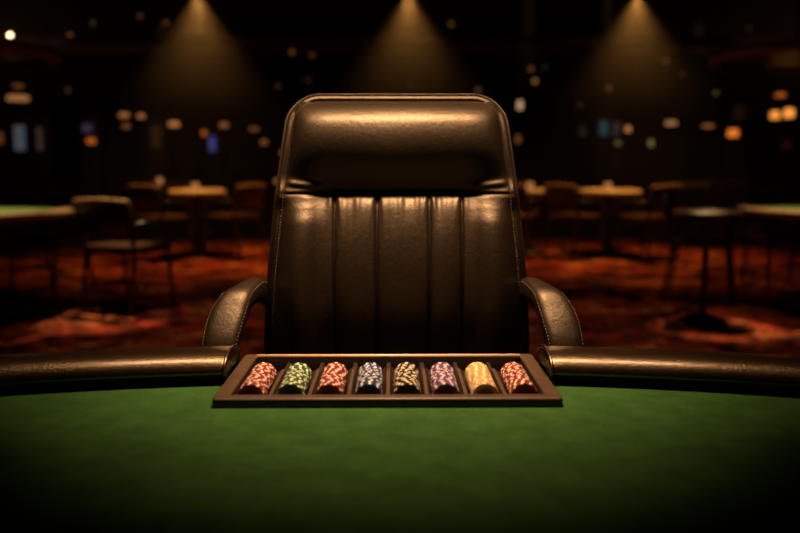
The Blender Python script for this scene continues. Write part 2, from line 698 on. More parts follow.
def rrect(x0, y0, x1, y1, r, n=6):
    out = []
    for cx, cy, a0 in ((x1 - r, y0 + r, -PI / 2), (x1 - r, y1 - r, 0), (x0 + r, y1 - r, PI / 2), (x0 + r, y0 + r, PI)):
        for i in range(n + 1):
            a = a0 + (PI / 2) * i / n
            out.append((cx + r * math.cos(a), cy + r * math.sin(a)))
    return out


bm = bmesh.new()
loops = []
for (ins, z) in [(0.004, 0.0004), (0.0, 0.0015), (0.0, RIMZ - 0.003), (0.0012, RIMZ - 0.0008), (0.0035, RIMZ)]:
    loops.append([(x, y, z) for x, y in rrect(-W2 + ins, ins, W2 - ins, D_ - ins, 0.008 - ins * 0.5)])
for (ins, z) in [(RW - 0.003, RIMZ), (RW - 0.0008, RIMZ - 0.0008), (RW, RIMZ - 0.003), (RW, -0.02), (RW - 0.006, -0.02), (RW - 0.006, 0.0004)]:
    loops.append([(x, y, z) for x, y in rrect(-W2 + ins, ins, W2 - ins, D_ - ins, 0.002)])
sweep(bm, loops, closed=True)
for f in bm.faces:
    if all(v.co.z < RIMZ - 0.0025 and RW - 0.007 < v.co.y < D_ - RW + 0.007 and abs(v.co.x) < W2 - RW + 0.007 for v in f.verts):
        f.material_index = 1  # inner walls take the shade-darkened colour
sharp(obj('tray_rim', bm, [M['tray_wood'], M['tray_inside']], tray), 50)

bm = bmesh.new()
tube(bm, [(-W2 + RW + 0.001, D_ - RW + 0.004, RIMZ), (0, D_ - RW + 0.004, RIMZ), (W2 - RW - 0.001, D_ - RW + 0.004, RIMZ)], 0.0042, 12)  # strip added for the highlight line on the back rim
obj('rim_highlight_strip', bm, M['rim_highlight'], tray)

NSL = 8
IN0, IN1 = -W2 + RW, W2 - RW
PITCHX = (IN1 - IN0) / NSL
CR, CT = 0.0206, 0.0058          # chip radius / thickness
NCHIP = 22
CZ = 0.0082                       # chip centre above felt
YCH0 = RW + 0.002                 # first chip front face
DIV_LEN = 0.150
# floor of the tray: eight rounded troughs
bm = bmesh.new()
prof2 = []
for k in range(NSL):
    cx = IN0 + PITCHX * (k + 0.5)
    for j in range(13):
        a = PI + PI * j / 12
        prof2.append((cx + (PITCHX / 2 - 0.0031) * math.cos(a), CZ - 0.004 + 0.0175 * math.sin(a)))
prof2 = [(x, max(z, CZ - CR - 0.0004)) if False else (x, z) for x, z in prof2]
fl = []
for y in (RW - 0.001, RW + DIV_LEN, D_ - RW + 0.001):
    fl.append([bm.verts.new((x, y, z - 0.0005)) for x, z in prof2])
for a, b in zip(fl, fl[1:]):
    for i in range(len(prof2) - 1):
        bm.faces.new((a[i], a[i + 1], b[i + 1], b[i]))
ext = bmesh.ops.extrude_face_region(bm, geom=list(bm.faces))
bmesh.ops.translate(bm, vec=(0, 0, -0.004), verts=[g for g in ext['geom'] if isinstance(g, bmesh.types.BMVert)])
bmesh.ops.recalc_face_normals(bm, faces=bm.faces)
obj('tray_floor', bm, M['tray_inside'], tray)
for k in range(1, NSL):
    x = IN0 + PITCHX * k
    bm = bmesh.new()
    zt, zb = 0.0125, -0.012
    box(bm, (x, RW + DIV_LEN / 2, (zt + zb) / 2), (0.0058, DIV_LEN, zt - zb), 0.001)
    obj('divider', bm, M['tray_wood'], tray, False)

# chips: one mesh per colour, every chip an object of its own
NS = 60
SPOTS = 10


def chip_mesh(color):
    bm = bmesh.new()
    prof_ = [(0.0130, 0.0), (CR - 0.0012, 0.0), (CR, 0.0010), (CR, CT - 0.0010), (CR - 0.0012, CT), (0.0130, CT)]
    rr = []
    for r, y in prof_:
        rr.append([bm.verts.new((r * math.cos(2 * PI * i / NS), y, r * math.sin(2 * PI * i / NS))) for i in range(NS)])
    for q, (a, b) in enumerate(zip(rr, rr[1:])):
        for i in range(NS):
            j = (i + 1) % NS
            f = bm.faces.new((a[i], a[j], b[j], b[i]))
            f.material_index = 1 if (i % (NS // SPOTS)) < 2 and q in (1, 2, 3) else 0
    f1 = bm.faces.new(rr[0])
    f2 = bm.faces.new(list(reversed(rr[-1])))
    f1.material_index = f2.material_index = 2
    bmesh.ops.recalc_face_normals(bm, faces=bm.faces)
    return bm


ROWS = [('red', 'leftmost row'), ('green', 'green row'), ('red', 'red row between green and blue'), ('blue', 'blue row'), ('black', 'black row'),
        ('purple', 'purple row'), ('cream', 'pale yellow row'), ('red', 'rightmost row')]
WORD = {'red': 'red and white', 'green': 'green and cream', 'blue': 'blue and white', 'black': 'black and cream', 'purple': 'purple and white', 'cream': 'pale yellow'}
proto = {}
for k, (c, where) in enumerate(ROWS):
    cx = TRAY_XC + IN0 + PITCHX * (k + 0.5)
    for i in range(NCHIP):
        if c not in proto:
            o = sharp(obj('poker_chip', chip_mesh(c), [M['chip_' + c], M['spot_' + c], M['inlay_' + c]]), 30)
            proto[c] = o
        else:
            o = proto[c].copy()
            COL.objects.link(o)
        o.location = (cx + random.uniform(-0.0005, 0.0005), TY0 + YCH0 + i * (CT + 0.00005), FELT + CZ + random.uniform(-0.0002, 0.0004))
        o.rotation_euler = (0, random.uniform(0, 2 * PI), 0)
        if i == 0:
            lab = 'front %s poker chip of the %s' % (WORD[c], where)
        elif i == NCHIP - 1:
            lab = 'rearmost %s poker chip of the %s' % (WORD[c], where)
        else:
            lab = '%s poker chip amid the %s' % (WORD[c], where)
        tag(o, lab, 'poker chip', 'poker chips, ' + where)

# ------------------------------------------------------------------ the dealer's chair
CX = 0.008
chair = thing('office_chair', 'high-backed dark brown leather armchair with stitched panels, behind the table', 'chair', (CX, 1.62, 0))
CL = Vector((CX, 1.62, 0))
ZTOP, ZBOT, ZCR, RC = 1.257, 0.50, 1.052, 0.062


def hw0(z):
    # half width of the back at height z (straight taper, a little fuller low down)
    pts = [(0.45, 0.277), (0.60, 0.278), (0.741, 0.2765), (0.87, 0.266), (0.997, 0.2535), (1.10, 0.2420), (1.19, 0.2315), (1.26, 0.222)]
    for (a, va), (b, vb) in zip(pts, pts[1:]):
        if z <= b:
            return lerp(va, vb, max(0, (z - a) / (b - a)))
    return pts[-1][1]


def hw(z, ins=0.0):
    top = ZTOP - ins
    r = max(0.01, RC - ins)
    h = hw0(z) - ins
    if z > top - r:
        q = min(1.0, (z - (top - r)) / r)
        h = h - r + r * math.sqrt(max(0.0, 1 - q * q))
    return h


def edge_dist(x, z):
    h = hw0(z)
    ax = abs(x)
    if z > ZTOP - RC and ax > h - RC:
        return RC - math.hypot(ax - (h - RC), z - (ZTOP - RC))
    return min(h - ax, ZTOP - z)


def lean(z):
    if z > 0.88:
        return 1.620 + 0.66 * (z - 0.88) ** 2
    return 1.620 + 0.85 * (0.88 - z) ** 2


SEAMS = (-0.1255, -0.0405, 0.0655, 0.131)


def fbm1(x):
    return math.sin(x * 1.0 + 0.3) + 0.6 * math.sin(x * 2.13 + 1.7) + 0.4 * math.sin(x * 3.71 + 4.1)


def bulge(x, z):
    """forward displacement of the upholstery"""
    d = 0.0
    e = edge_dist(x, z)
    ax = abs(x)
    h = hw0(z)
    # --- head cushion
    if z > ZCR:
        q = (z - ZCR) / (ZTOP - 0.018 - ZCR)
        q = min(1.0, q)
        side = math.sqrt(1 - (1 - max(0.0, min(1.0, (h - 0.018 - ax) / 0.075))) ** 2)
        pk = 0.74
        if q < pk:
            prof_ = math.sin(q / pk * PI / 2) ** 1.05
        else:
            prof_ = math.sqrt(max(0.0, 1 - ((q - pk) / (1 - pk)) ** 2.2))
        d += 0.072 * prof_ * (0.2 + 0.8 * side)
        # soft dents in the head cushion
        d += 0.0016 * math.sin(9 * x + 14 * z + 1.3 * math.sin(13 * x)) * side * sstep(0.0, 0.3, q) * sstep(1, 0.8, q)
        # fold lines running in from both sides at the foot of the cushion
        fs = sstep(0.115, 0.20, ax)
        fold = math.exp(-((z - ZCR - 0.020 - 0.10 * (ax - 0.20)) / 0.0065) ** 2) + 0.8 * math.exp(-((z - ZCR - 0.004) / 0.005) ** 2)
        d += 0.0045 * fs * fold * sstep(0.01, 0.035, h - ax)
    else:
        q = ZCR - z
        mid = sstep(0.165, 0.120, ax)
        roll = math.sqrt(max(0.0, 1 - (1 - min(1.0, q / 0.032)) ** 2))
        d += 0.012 * roll * mid + 0.032 * (1 - math.exp(-q / 0.085)) * sstep(0.0, 0.03, h - ax)
        # bolster on each side
        s0 = 0.128
        t = (ax - s0) / max(0.02, (h - 0.020 - s0))
        if 0 < t < 1:
            d += (0.012 + 0.018 * sstep(0.0, 0.06, q)) * math.sin(PI * t ** 1.35) * (0.35 + 0.65 * sstep(0.0, 0.03, q))
        # panels between the seams
        if ax < 0.14:
            for a, b in zip(SEAMS, SEAMS[1:]):
                if a < x < b:
                    t = (x - a) / (b - a)
                    d += 0.0085 * (4 * t * (1 - t)) ** 0.6
        # gathers under the cushion
        g = math.exp(-q / 0.030) * sstep(0.0, 0.008, q) * sstep(0.15, 0.125, ax)
        d += 0.0030 * g * fbm1(x * 98 + 2.0)
        for sx in SEAMS:
            d -= 0.0090 * math.exp(-((x - sx) / 0.0030) ** 2)
            gg = math.exp(-q / 0.028)
            d += 0.004 * gg * (math.exp(-((x - sx - 0.008 - 0.1 * q) / 0.0045) ** 2) + math.exp(-((x - sx + 0.009 + 0.1 * q) / 0.0045) ** 2))
        # a few long slack creases
        d += 0.0007 * math.sin(70 * x + 3 * math.sin(9 * z)) * sstep(0.02, 0.1, q)
    # crease line itself
    cw = sstep(0.20, 0.12, ax)
    d -= (0.012 * cw + 0.001) * math.exp(-((z - ZCR) / 0.0045) ** 2)
    d += 0.016 * sstep(0.125, 0.19, ax) * math.exp(-((z - ZCR) / 0.022) ** 2)
    # boxing band around the edge
    if e < 0.013:
        k = max(0.0, e) / 0.013
        d -= 0.009 * (1 - k) ** 2.0
        d *= (0.25 + 0.75 * k)
    d -= 0.0060 * math.exp(-((e - 0.014) / 0.0026) ** 2)
    return d


def surf(x, z):
    return Vector((x, lean(z) - bulge(x, z) - CL.y, z))


NXS = 240


def s_cols():
    return [-1 + 2 * i / NXS for i in range(NXS + 1)]


zrows = []
z = ZBOT
while z < ZTOP - 0.001:
    zrows.append(z)
    if z < 0.70:
        z += 0.008
    elif ZCR - 0.05 < z < ZCR + 0.035:
        z += 0.0016
    elif z > ZTOP - 0.006:
        z += 0.0007
    elif z > ZTOP - 0.03:
        z += 0.0018
    else:
        z += 0.0038
zrows.append(ZTOP - 0.0002)
isplit = min(range(len(zrows)), key=lambda i: abs(zrows[i] - ZCR))


def grid(rows, close_top=False):
    bm = bmesh.new()
    V = []
    for z in rows:
        h = hw(z)
        V.append([bm.verts.new(surf(s * h, z)) for s in s_cols()])
    for a, b in zip(V, V[1:]):
        for i in range(NXS):
            bm.faces.new((a[i], a[i + 1], b[i + 1], b[i]))
    # side returns to the back shell (boxing)
    def back(v):
        return bm.verts.new((v.co.x * 0.992, v.co.y + 0.035, v.co.z))
    L = [back(r[0]) for r in V]
    Rr = [back(r[-1]) for r in V]
    for i in range(len(V) - 1):
        bm.faces.new((L[i], V[i][0], V[i + 1][0], L[i + 1]))
        bm.faces.new((V[i][-1], Rr[i], Rr[i + 1], V[i + 1][-1]))
    if close_top:
        top = V[-1]
        bt = [L[-1]] + [back(v) for v in top[1:-1]] + [Rr[-1]]
        for i in range(NXS):
            bm.faces.new((top[i], top[i + 1], bt[i + 1], bt[i]))
    return bm


obj('backrest', grid(zrows[:isplit + 1]), M['chair_leather'], chair)
obj('headrest', grid(zrows[isplit:], True), M['chair_leather'], chair)

# rear shell of the back
bm = bmesh.new()
rings = []
for i in range(41):
    z = lerp(ZBOT, ZTOP - 0.002, (i / 40) ** 0.8)
    h = hw(z) * 0.992
    y = lean(z) - CL.y
    ring = [(-h, y + 0.050, z), (-h, y + 0.030, z), (h, y + 0.030, z), (h, y + 0.050, z), (h * 0.8, y + 0.085 - 0.02 * (i / 40), z), (-h * 0.8, y + 0.085 - 0.02 * (i / 40), z)]
    rings.append(ring)
sweep(bm, rings)
obj('back_shell', bm, M['chair_leather'], chair)


def outline(ins, zlo=0.55, n=60):
    pts = []
    zs = [lerp(zlo, ZTOP - RC, i / n) for i in range(n)]
    for z in zs:
        pts.append((-(hw0(z) - ins), z))
    h = hw0(ZTOP - RC)
    r = RC - ins
    for i in range(25):
        a = PI - (PI / 2) * i / 24
        # centre follows the taper
        zc = ZTOP - RC + r * math.sin(a)
        pts.append((-(hw0(zc) - RC) + r * math.cos(a), zc))
    left = pts
    xr = -left[-1][0]
    m = 40
    top = [(lerp(-xr, xr, i / m), ZTOP - ins) for i in range(1, m)]
    right = [(-x, z) for x, z in reversed(left)]
    return left + top + right


bm = bmesh.new()
tube(bm, [surf(x, z) + Vector((0, -0.001, 0)) for x, z in outline(0.0010)], 0.0023, 8)
obj('edge_piping', bm, M['chair_leather'], chair)
bm = bmesh.new()
for ins in (0.0180,):
    dashes(bm, [surf(x, z) + Vector((0, -0.0006, 0)) for x, z in outline(ins)], 0.0038, 0.0026, 0.0009)
obj('edge_stitching', bm, M['thread'], chair)
for sx in SEAMS:
    bm = bmesh.new()
    dashes(bm, [surf(sx + 0.0052, lerp(0.56, ZCR - 0.012, i / 60)) + Vector((0, -0.0003, 0)) for i in range(61)], 0.0036, 0.0026, 0.0004)
    obj('seam_stitching', bm, M['chair_leather'], chair)

# arms : padded loop, from the side of the back forward and down to the seat
ST = [  # depth, height, outer x, inner x (left arm)
    (1.730, 0.828, 0.288, 0.258), (1.660, 0.850, 0.289, 0.258), (1.600, 0.865, 0.291, 0.258), (1.560, 0.869, 0.298, 0.258), (1.520, 0.865, 0.311, 0.262),
    (1.490, 0.859, 0.325, 0.265), (1.467, 0.838, 0.338, 0.270), (1.444, 0.813, 0.344, 0.275), (1.425, 0.785, 0.346, 0.281), (1.416, 0.745, 0.348, 0.284),
    (1.424, 0.695, 0.350, 0.286), (1.450, 0.640, 0.352, 0.287), (1.490, 0.585, 0.351, 0.287), (1.535, 0.535, 0.349, 0.287), (1.600, 0.495, 0.346, 0.286), (1.680, 0.475, 0.342, 0.284)]


def cat(P, i, t):
    p0, p1, p2, p3 = P[max(i - 1, 0)], P[i], P[min(i + 1, len(P) - 1)], P[min(i + 2, len(P) - 1)]
    return [0.5 * (2 * b + (c - a) * t + (2 * a - 5 * b + 4 * c - d) * t * t + (-a + 3 * b - 3 * c + d) * t ** 3) for a, b, c, d in zip(p0, p1, p2, p3)]


fine = []
for i in range(len(ST) - 1):
    for j in range(5):
        fine.append(cat(ST, i, j / 5))
fine.append(list(ST[-1]))
for sgn in (-1, 1):
    bm = bmesh.new()
    rings = []
    st_a, st_b = [], []
    for i, (y, z, xo, xi) in enumerate(fine):
        a = fine[max(i - 1, 0)]
        b = fine[min(i + 1, len(fine) - 1)]
        ty, tz = b[0] - a[0], b[1] - a[1]
        l = math.hypot(ty, tz)
        # outward normal (up / towards the camera)
        ny, nz = tz / l, -ty / l
        if ny > 0 and nz < 0:
            pass
        hwid = (xo - xi) / 2
        xm = (xo + xi) / 2
        ring = []
        th = 0.034
        for k in range(20):
            # rounded profile: crowned outside, flat inside
            a_ = 2 * PI * k / 20
            cx_, sx_ = math.cos(a_), math.sin(a_)
            px = math.copysign(abs(cx_) ** 0.72, cx_) * hwid
            pn = math.copysign(abs(sx_) ** 0.8, sx_)
            off = pn * 0.019 if pn > 0 else pn * (th - 0.004)
            ring.append(((xm + px) * sgn - CL.x, y + ny * off - CL.y, z + nz * off))
        rings.append(ring)
        if 3 < i < 62:
            for lst, fx in ((st_a, 0.93), (st_b, -0.93)):
                off = 0.019 * 0.506 + 0.0006
                lst.append(((xm + fx * hwid) * sgn - CL.x, y + ny * off - CL.y, z + nz * off))
    sweep(bm, rings)
    arm = obj('armrest', bm, M['chair_leather'], chair)
    for st in (st_a, st_b):
        bm = bmesh.new()
        dashes(bm, st, 0.0042, 0.0028, 0.0009)
        obj('arm_stitching', bm, M['thread'], arm)

# seat, column, star base (below the table top)
bm = bmesh.new()
box(bm, (0, -0.19, 0.455), (0.53, 0.50, 0.13), 0.05)
obj('seat', bm, M['chair_leather'], chair)
bm = bmesh.new()
lathe(bm, [(0.03, 0.12), (0.03, 0.26), (0.05, 0.27), (0.05, 0.39)], 20, (0, -0.15, 0))
obj('gas_column', bm, M['black_metal'], chair)
for k in range(5):
    a = 2 * PI * k / 5 + 0.3
    bm = bmesh.new()
    d = Vector((math.cos(a), math.sin(a), 0))
    o0 = Vector((0, -0.15, 0))
    tube(bm, [o0 + d * 0.02 + Vector((0, 0, 0.125)), o0 + d * 0.15 + Vector((0, 0, 0.115)), o0 + d * 0.30 + Vector((0, 0, 0.085))], [0.026, 0.022, 0.016], 10)
    bl = obj('base_leg', bm, M['black_metal'], chair)
    bm = bmesh.new()
    c = o0 + d * 0.30
    for s in (-1, 1):
        side = Vector((-d.y, d.x, 0)) * 0.016 * s
        r = bmesh.ops.create_cone(bm, cap_ends=True, segments=18, radius1=0.029, radius2=0.029, depth=0.020)
        q = Vector((0, 0, 1)).rotation_difference(Vector((-d.y, d.x, 0)))
        bmesh.ops.rotate(bm, cent=(0, 0, 0), matrix=q.to_matrix(), verts=r['verts'])
        bmesh.ops.translate(bm, vec=(c.x + side.x, c.y + side.y, 0.030), verts=r['verts'])
    tube(bm, [(c.x, c.y, 0.03), (c.x, c.y, 0.088)], 0.008, 8)
    obj('caster', bm, M['black_metal'], bl, False)


# ------------------------------------------------------------------ far hall: spot lamps
def spot_lamp(p, label):
    t = thing('spot_lamp', label, 'lamp', (p[0], p[1], p[2]), 0, 'ceiling spot lamps above the carpet')
    bm = bmesh.new()
    lathe(bm, [(0.045, 0.0), (0.055, 0.0), (0.055, 0.14), (0.035, 0.17), (0.0005, 0.172)], 20, cap=False)
    obj('lamp_shade', bm, M['black_metal'], t)
    bm = bmesh.new()
    lathe(bm, [(0.0005, 0.012), (0.030, 0.012), (0.034, 0.016)], 20, cap=False)
    obj('lens', bm, M['lens'], t)
    bm = bmesh.new()
    tube(bm, [(0, 0, 0.165), (0, 0, CEIL - p[2])], 0.008, 8)
    obj('stem', bm, M['black_metal'], t)
    return t


spot_lamp(BEAMS[0], 'black ceiling spot lamp at the top of the left light beam')
spot_lamp(BEAMS[1], 'black ceiling spot lamp at the top of the middle light beam, above the chair')
spot_lamp(BEAMS[2], 'black ceiling spot lamp at the top of the right light beam')


# ------------------------------------------------------------------ far hall: tables and chairs
def far_table(x, y, r, label, felt=True):
    t = thing('card_table' if felt else 'cocktail_table', label, 'table', (x, y, 0), 0, 'tables in the dark hall behind the chair')
    rim = min(0.11, r * 0.3) if felt else 0.03
    bm = bmesh.new()
    lathe(bm, [(r - rim, 0.735), (r - rim, 0.752), (r - rim * 0.85, 0.768), (r - rim * 0.45, 0.776), (r - rim * 0.12, 0.768), (r, 0.745), (r - 0.02, 0.715), (r - rim, 0.72), (r - rim, 0.735)], 48, cap=False)
    obj('padded_rim' if felt else 'edge_band', bm, M['rim_leather'] if felt and r > 0.45 else M['lit_pale_top'] if felt else M['dark_wood'], t)
    bm = bmesh.new()
    lathe(bm, [(0.001, 0.72), (r - rim + 0.004, 0.72), (r - rim + 0.004, 0.756), (0.001, 0.756)], 48, cap=False)
    obj('felt_top' if felt else 'tabletop', bm, M['far_felt'] if felt and r > 0.45 else M['lit_pale_top'], t, False)
    bm = bmesh.new()
    if felt:
        lathe(bm, [(0.06 + r * 0.08, 0.05), (0.05 + r * 0.05, 0.12), (0.05, 0.45), (0.06 + r * 0.1, 0.68), (0.1 + r * 0.25, 0.72)], 24)
    else:
        lathe(bm, [(0.035, 0.05), (0.022, 0.10), (0.022, 0.66), (0.07, 0.72)], 20)
    obj('pedestal', bm, M['dark_wood'], t)
    bm = bmesh.new()
    lathe(bm, [(r * 0.55 + 0.04, 0.0), (r * 0.55 + 0.04, 0.015 + r * 0.02), (min(0.1, r * 0.3), 0.06)], 32)
    obj('foot_plate', bm, M['black_metal'], t)
    return t


def make_chair():
    t = thing('wooden_chair', 'x', 'chair')
    W_, D2 = 0.23, 0.22
    bm = bmesh.new()
    box(bm, (0, 0, 0.475), (2 * W_, 2 * D2, 0.07), 0.025)
    obj('seat', bm, M['seat_leather'], t)
    bm = bmesh.new()
    rings = []
    for i in range(17):
        u = -1 + i / 8
        x = u * (W_ - 0.02)
        y = D2 - 0.005 + 0.045 * (1 - u * u)
        ring = []
        for yy, zz in [(-0.012, 0.58), (0.012, 0.58), (0.032, 0.70), (0.045, 0.80), (0.040, 0.815), (0.020, 0.815), (0.012, 0.80), (-0.004, 0.70)]:
            ring.append((x, y + yy + 0.03, zz + 0.015 * (1 - u * u)))
        rings.append(ring)
    sweep(bm, rings)
    obj('backrest', bm, M['seat_leather'], t)
    bm = bmesh.new()
    pts = []
    for i in range(17):
        u = -1 + i / 8
        pts.append((u * (W_ + 0.005), D2 + 0.060 + 0.045 * (1 - u * u), 0.825 + 0.015 * (1 - u * u)))
    tube(bm, pts, 0.017, 8)
    obj('top_rail', bm, M['rim_leather'], t)
    for sx in (-1, 1):
        bm = bmesh.new()
        tube(bm, [(sx * (W_ - 0.015), D2 + 0.06, 0), (sx * (W_ - 0.02), D2 - 0.01, 0.45), (sx * (W_ - 0.005), D2 + 0.02, 0.60), (sx * W_, D2 + 0.062, 0.83)], [0.013, 0.018, 0.017, 0.015], 8)
        obj('leg', bm, M['dark_wood'], t)
        bm = bmesh.new()
        tube(bm, [(sx * (W_ - 0.02), -D2 - 0.02, 0), (sx * (W_ - 0.025), -D2 + 0.03, 0.45)], [0.012, 0.018], 8)
        obj('leg', bm, M['dark_wood'], t)
        bm = bmesh.new()
        tube(bm, [(sx * (W_ + 0.002), D2 + 0.02, 0.66), (sx * (W_ + 0.03), D2 - 0.12, 0.675), (sx * (W_ + 0.03), -D2 + 0.10, 0.67), (sx * (W_ + 0.01), -D2 + 0.04, 0.62), (sx * (W_ - 0.01), -D2 + 0.035, 0.47)], 0.015, 8)
        obj('arm', bm, M['dark_wood'], t)
    bm = bmesh.new()
    for sx in (-1, 1):
        tube(bm, [(sx * (W_ - 0.022), -D2 + 0.0, 0.2), (sx * (W_ - 0.018), D2 + 0.025, 0.2)], 0.009, 6)
    tube(bm, [(-(W_ - 0.02), 0, 0.2), (W_ - 0.02, 0, 0.2)], 0.009, 6)
    obj('stretcher', bm, M['dark_wood'], t)
    return t


chair_proto = [None]


def place_chair(x, y, rz, label):
    if chair_proto[0] is None:
        c = make_chair()
        chair_proto[0] = c
        c.location = (x, y, 0)
        c.rotation_euler = (0, 0, rz)
    else:
        c = copy_thing(chair_proto[0], (x, y, 0), rz)
    tag(c, label, 'chair', 'chairs around the tables in the dark hall')
    return c


def chairs_round(x, y, r, seats, phrase):
    """seats: list of (angle in degrees seen from above, 0 = right, 270 = towards the camera; side word)"""
    for a, word in seats:
        t = math.radians(a)
        d = r + 0.20
        place_chair(x + d * math.cos(t), y + d * math.sin(t), t - PI / 2, 'dark armchair on the %s side of the %s' % (word, phrase))


far_table(-3.20, 5.75, 0.88, 'big round green card table at the left edge of the photo')
place_chair(-1.98, 5.98, PI - 0.35, 'dark armchair turned back-on, between the left edge table and the leather chair')
chairs_round(-3.20, 5.75, 0.88, [(285, 'near'), (75, 'far')], 'big table at the left edge')
far_table(3.42, 5.95, 0.82, 'big round green card table at the right edge of the photo')
chairs_round(3.42, 5.95, 0.82, [(154, 'left-hand'), (90, 'far')], 'big table at the right edge')
far_table(2.15, 5.45, 0.23, 'small round cocktail table right of the chair, lit along its top', False)
far_table(-2.30, 9.45, 0.34, 'round card table standing between the left beam and the leather chair')
chairs_round(-2.30, 9.45, 0.34, [(240, 'near'), (330, 'right-hand')], 'card table under the left beam')
far_table(2.56, 9.45, 0.37, 'round card table standing under the right light beam')
chairs_round(2.56, 9.45, 0.37, [(300, 'near'), (215, 'left-hand')], 'card table under the right beam')
far_table(1.64, 9.6, 0.28, 'round card table just right of the leather chair back')
chairs_round(1.64, 9.6, 0.28, [(240, 'near'), (100, 'far')], 'card table right of the leather chair')
far_table(-3.6, 12.2, 0.60, 'round card table far back at the left, in front of the slot machines')
chairs_round(-3.6, 12.2, 0.60, [(270, 'near'), (0, 'right-hand')], 'card table far back left')
far_table(4.6, 11.8, 0.60, 'round card table far back at the right, in front of the slot machines')
chairs_round(4.6, 11.8, 0.60, [(265, 'near'), (180, 'left-hand')], 'card table far back right')

# unseen downlights over those tables, some added to brighten carpet and a chair
for x, y, wt, an in ((-3.0, 6.1, 46.0, 32), (3.2, 6.2, 34.0, 32), (1.64, 10.0, 2.5, 18), (-2.3, 9.9, 3.0, 16), (2.56, 9.9, 3.0, 16), (-3.6, 12.8, 1.0, 34), (4.6, 12.4, 0.8, 34),
                     (-1.35, 5.9, 5.0, 46), (1.7, 5.9, 5.5, 50), (-2.05, 6.2, 30.0, 18), (2.15, 5.9, 26.0, 16)):
    spot('unseen_hall_spot', (x, y, CEIL - 0.03), (x, y - 0.5, 0.7), HALL_SPOT_W * wt, an, 0.6, (1.0, 0.68, 0.36), 0.04)


# ------------------------------------------------------------------ far hall: hanging globe lamps, amber lamps, slot machines, canopies
GLOBE = {}


def globe_lamp(px, py, depth, r_px, col, strength, label):
    p = at(px, py, depth)
    r = r_px * depth / 800
    t = thing('globe_lamp', label, 'lamp', p, 0, 'small hanging globe lamps in the dark hall')
    key = (col, strength)
    if key not in GLOBE:
        GLOBE[key] = glow('globe_glow', col, strength * 0.27)
    bm = bmesh.new()
    bmesh.ops.create_uvsphere(bm, u_segments=16, v_segments=10, radius=r)
    obj('globe', bm, GLOBE[key], t)
    bm = bmesh.new()
    lathe(bm, [(r * 0.55, r * 0.80), (r * 0.5, r * 1.5), (0.006, r * 1.6)], 12)
    cp = obj('lamp_cap', bm, M['black_metal'], t)
    bm = bmesh.new()
    tube(bm, [(0, 0, r * 1.5), (0, 0, CEIL - p.z)], 0.004, 6)
    obj('cord', bm, M['black_metal'], t)
    return t


AMB, TAN, DIM, GRN = (1.0, 0.32, 0.06), (1.0, 0.43, 0.14), (0.8, 0.34, 0.18), (0.6, 0.45, 0.14)
G = [
    (10, 35, 9.0, 1.8, (1.0, 0.62, 0.34), 40.0, 'bright white globe lamp at the upper left under the round canopy'),
    (70, 35, 11, 2.2, AMB, 0.55, 'small amber globe lamp right of the left canopy'),
    (93, 23, 11, 2.0, GRN, 0.30, 'faint greenish globe lamp high up, right of the left canopy'),
    (140, 16, 12, 2.3, DIM, 0.30, 'dim pinkish globe lamp high up, left of the left beam'),
    (166, 23, 12, 2.4, AMB, 0.40, 'amber globe lamp beside the left beam at its upper left'),
    (68, 90, 12, 2.2, DIM, 0.28, 'dim globe lamp hanging at mid height right of the left amber lamps'),
    (192, 67, 12, 2.0, DIM, 0.10, 'very faint globe lamp inside the left beam, upper of two'),
    (184, 78, 12, 2.0, DIM, 0.10, 'very faint globe lamp inside the left beam, lower of two'),
    (278, 86, 12, 2.2, TAN, 0.16, 'faint tan globe lamp just left of the chair back'),
    (292, 52, 12, 2.4, AMB, 0.45, 'orange globe lamp above the left shoulder of the chair back'),
    (312, 55, 12, 2.6, AMB, 0.22, 'dull orange globe lamp beside the brighter orange one above the chair'),
    (308, 80, 12, 2.2, DIM, 0.16, 'faint globe lamp close above the top left corner of the chair'),
    (413, 86, 12, 2.2, DIM, 0.14, 'faint globe lamp in the middle beam close above the chair'),
    (451, 24, 12, 2.4, TAN, 0.34, 'tan globe lamp to the right of the middle beam'),
    (478, 90, 12, 2.4, TAN, 0.36, 'tan globe lamp close above the top right of the chair'),
    (531, 69, 12, 2.4, AMB, 0.50, 'upper orange globe lamp of the pair right of the chair top'),
    (535, 81, 12, 2.5, TAN, 0.85, 'lower bright globe lamp of the pair right of the chair top'),
    (545, 67, 12, 2.0, GRN, 0.12, 'faint globe lamp beside the orange pair right of the chair'),
    (609, 88, 12, 2.4, TAN, 0.34, 'tan globe lamp in the left side of the right beam'),
    (580, 105, 12, 2.2, DIM, 0.14, 'faint globe lamp low at the left of the right beam'),
    (666, 61, 12, 2.3, TAN, 0.30, 'tan globe lamp at the right side of the right beam'),
    (682, 74, 12, 2.2, DIM, 0.14, 'faint globe lamp right of the right beam, below the tan one'),
    (716, 93, 12, 2.2, GRN, 0.42, 'greenish yellow globe lamp between the right beam and the amber lamps'),
    (749, 28, 11, 1.9, DIM, 0.14, 'faint globe lamp above the right canopy'),
    (788, 40, 11, 2.0, DIM, 0.20, 'dim globe lamp at the right edge above the right canopy'),
    (548, 131, 13, 1.0, DIM, 0.0, ''),
]
for g in G:
    if g[6]:
        globe_lamp(*g)


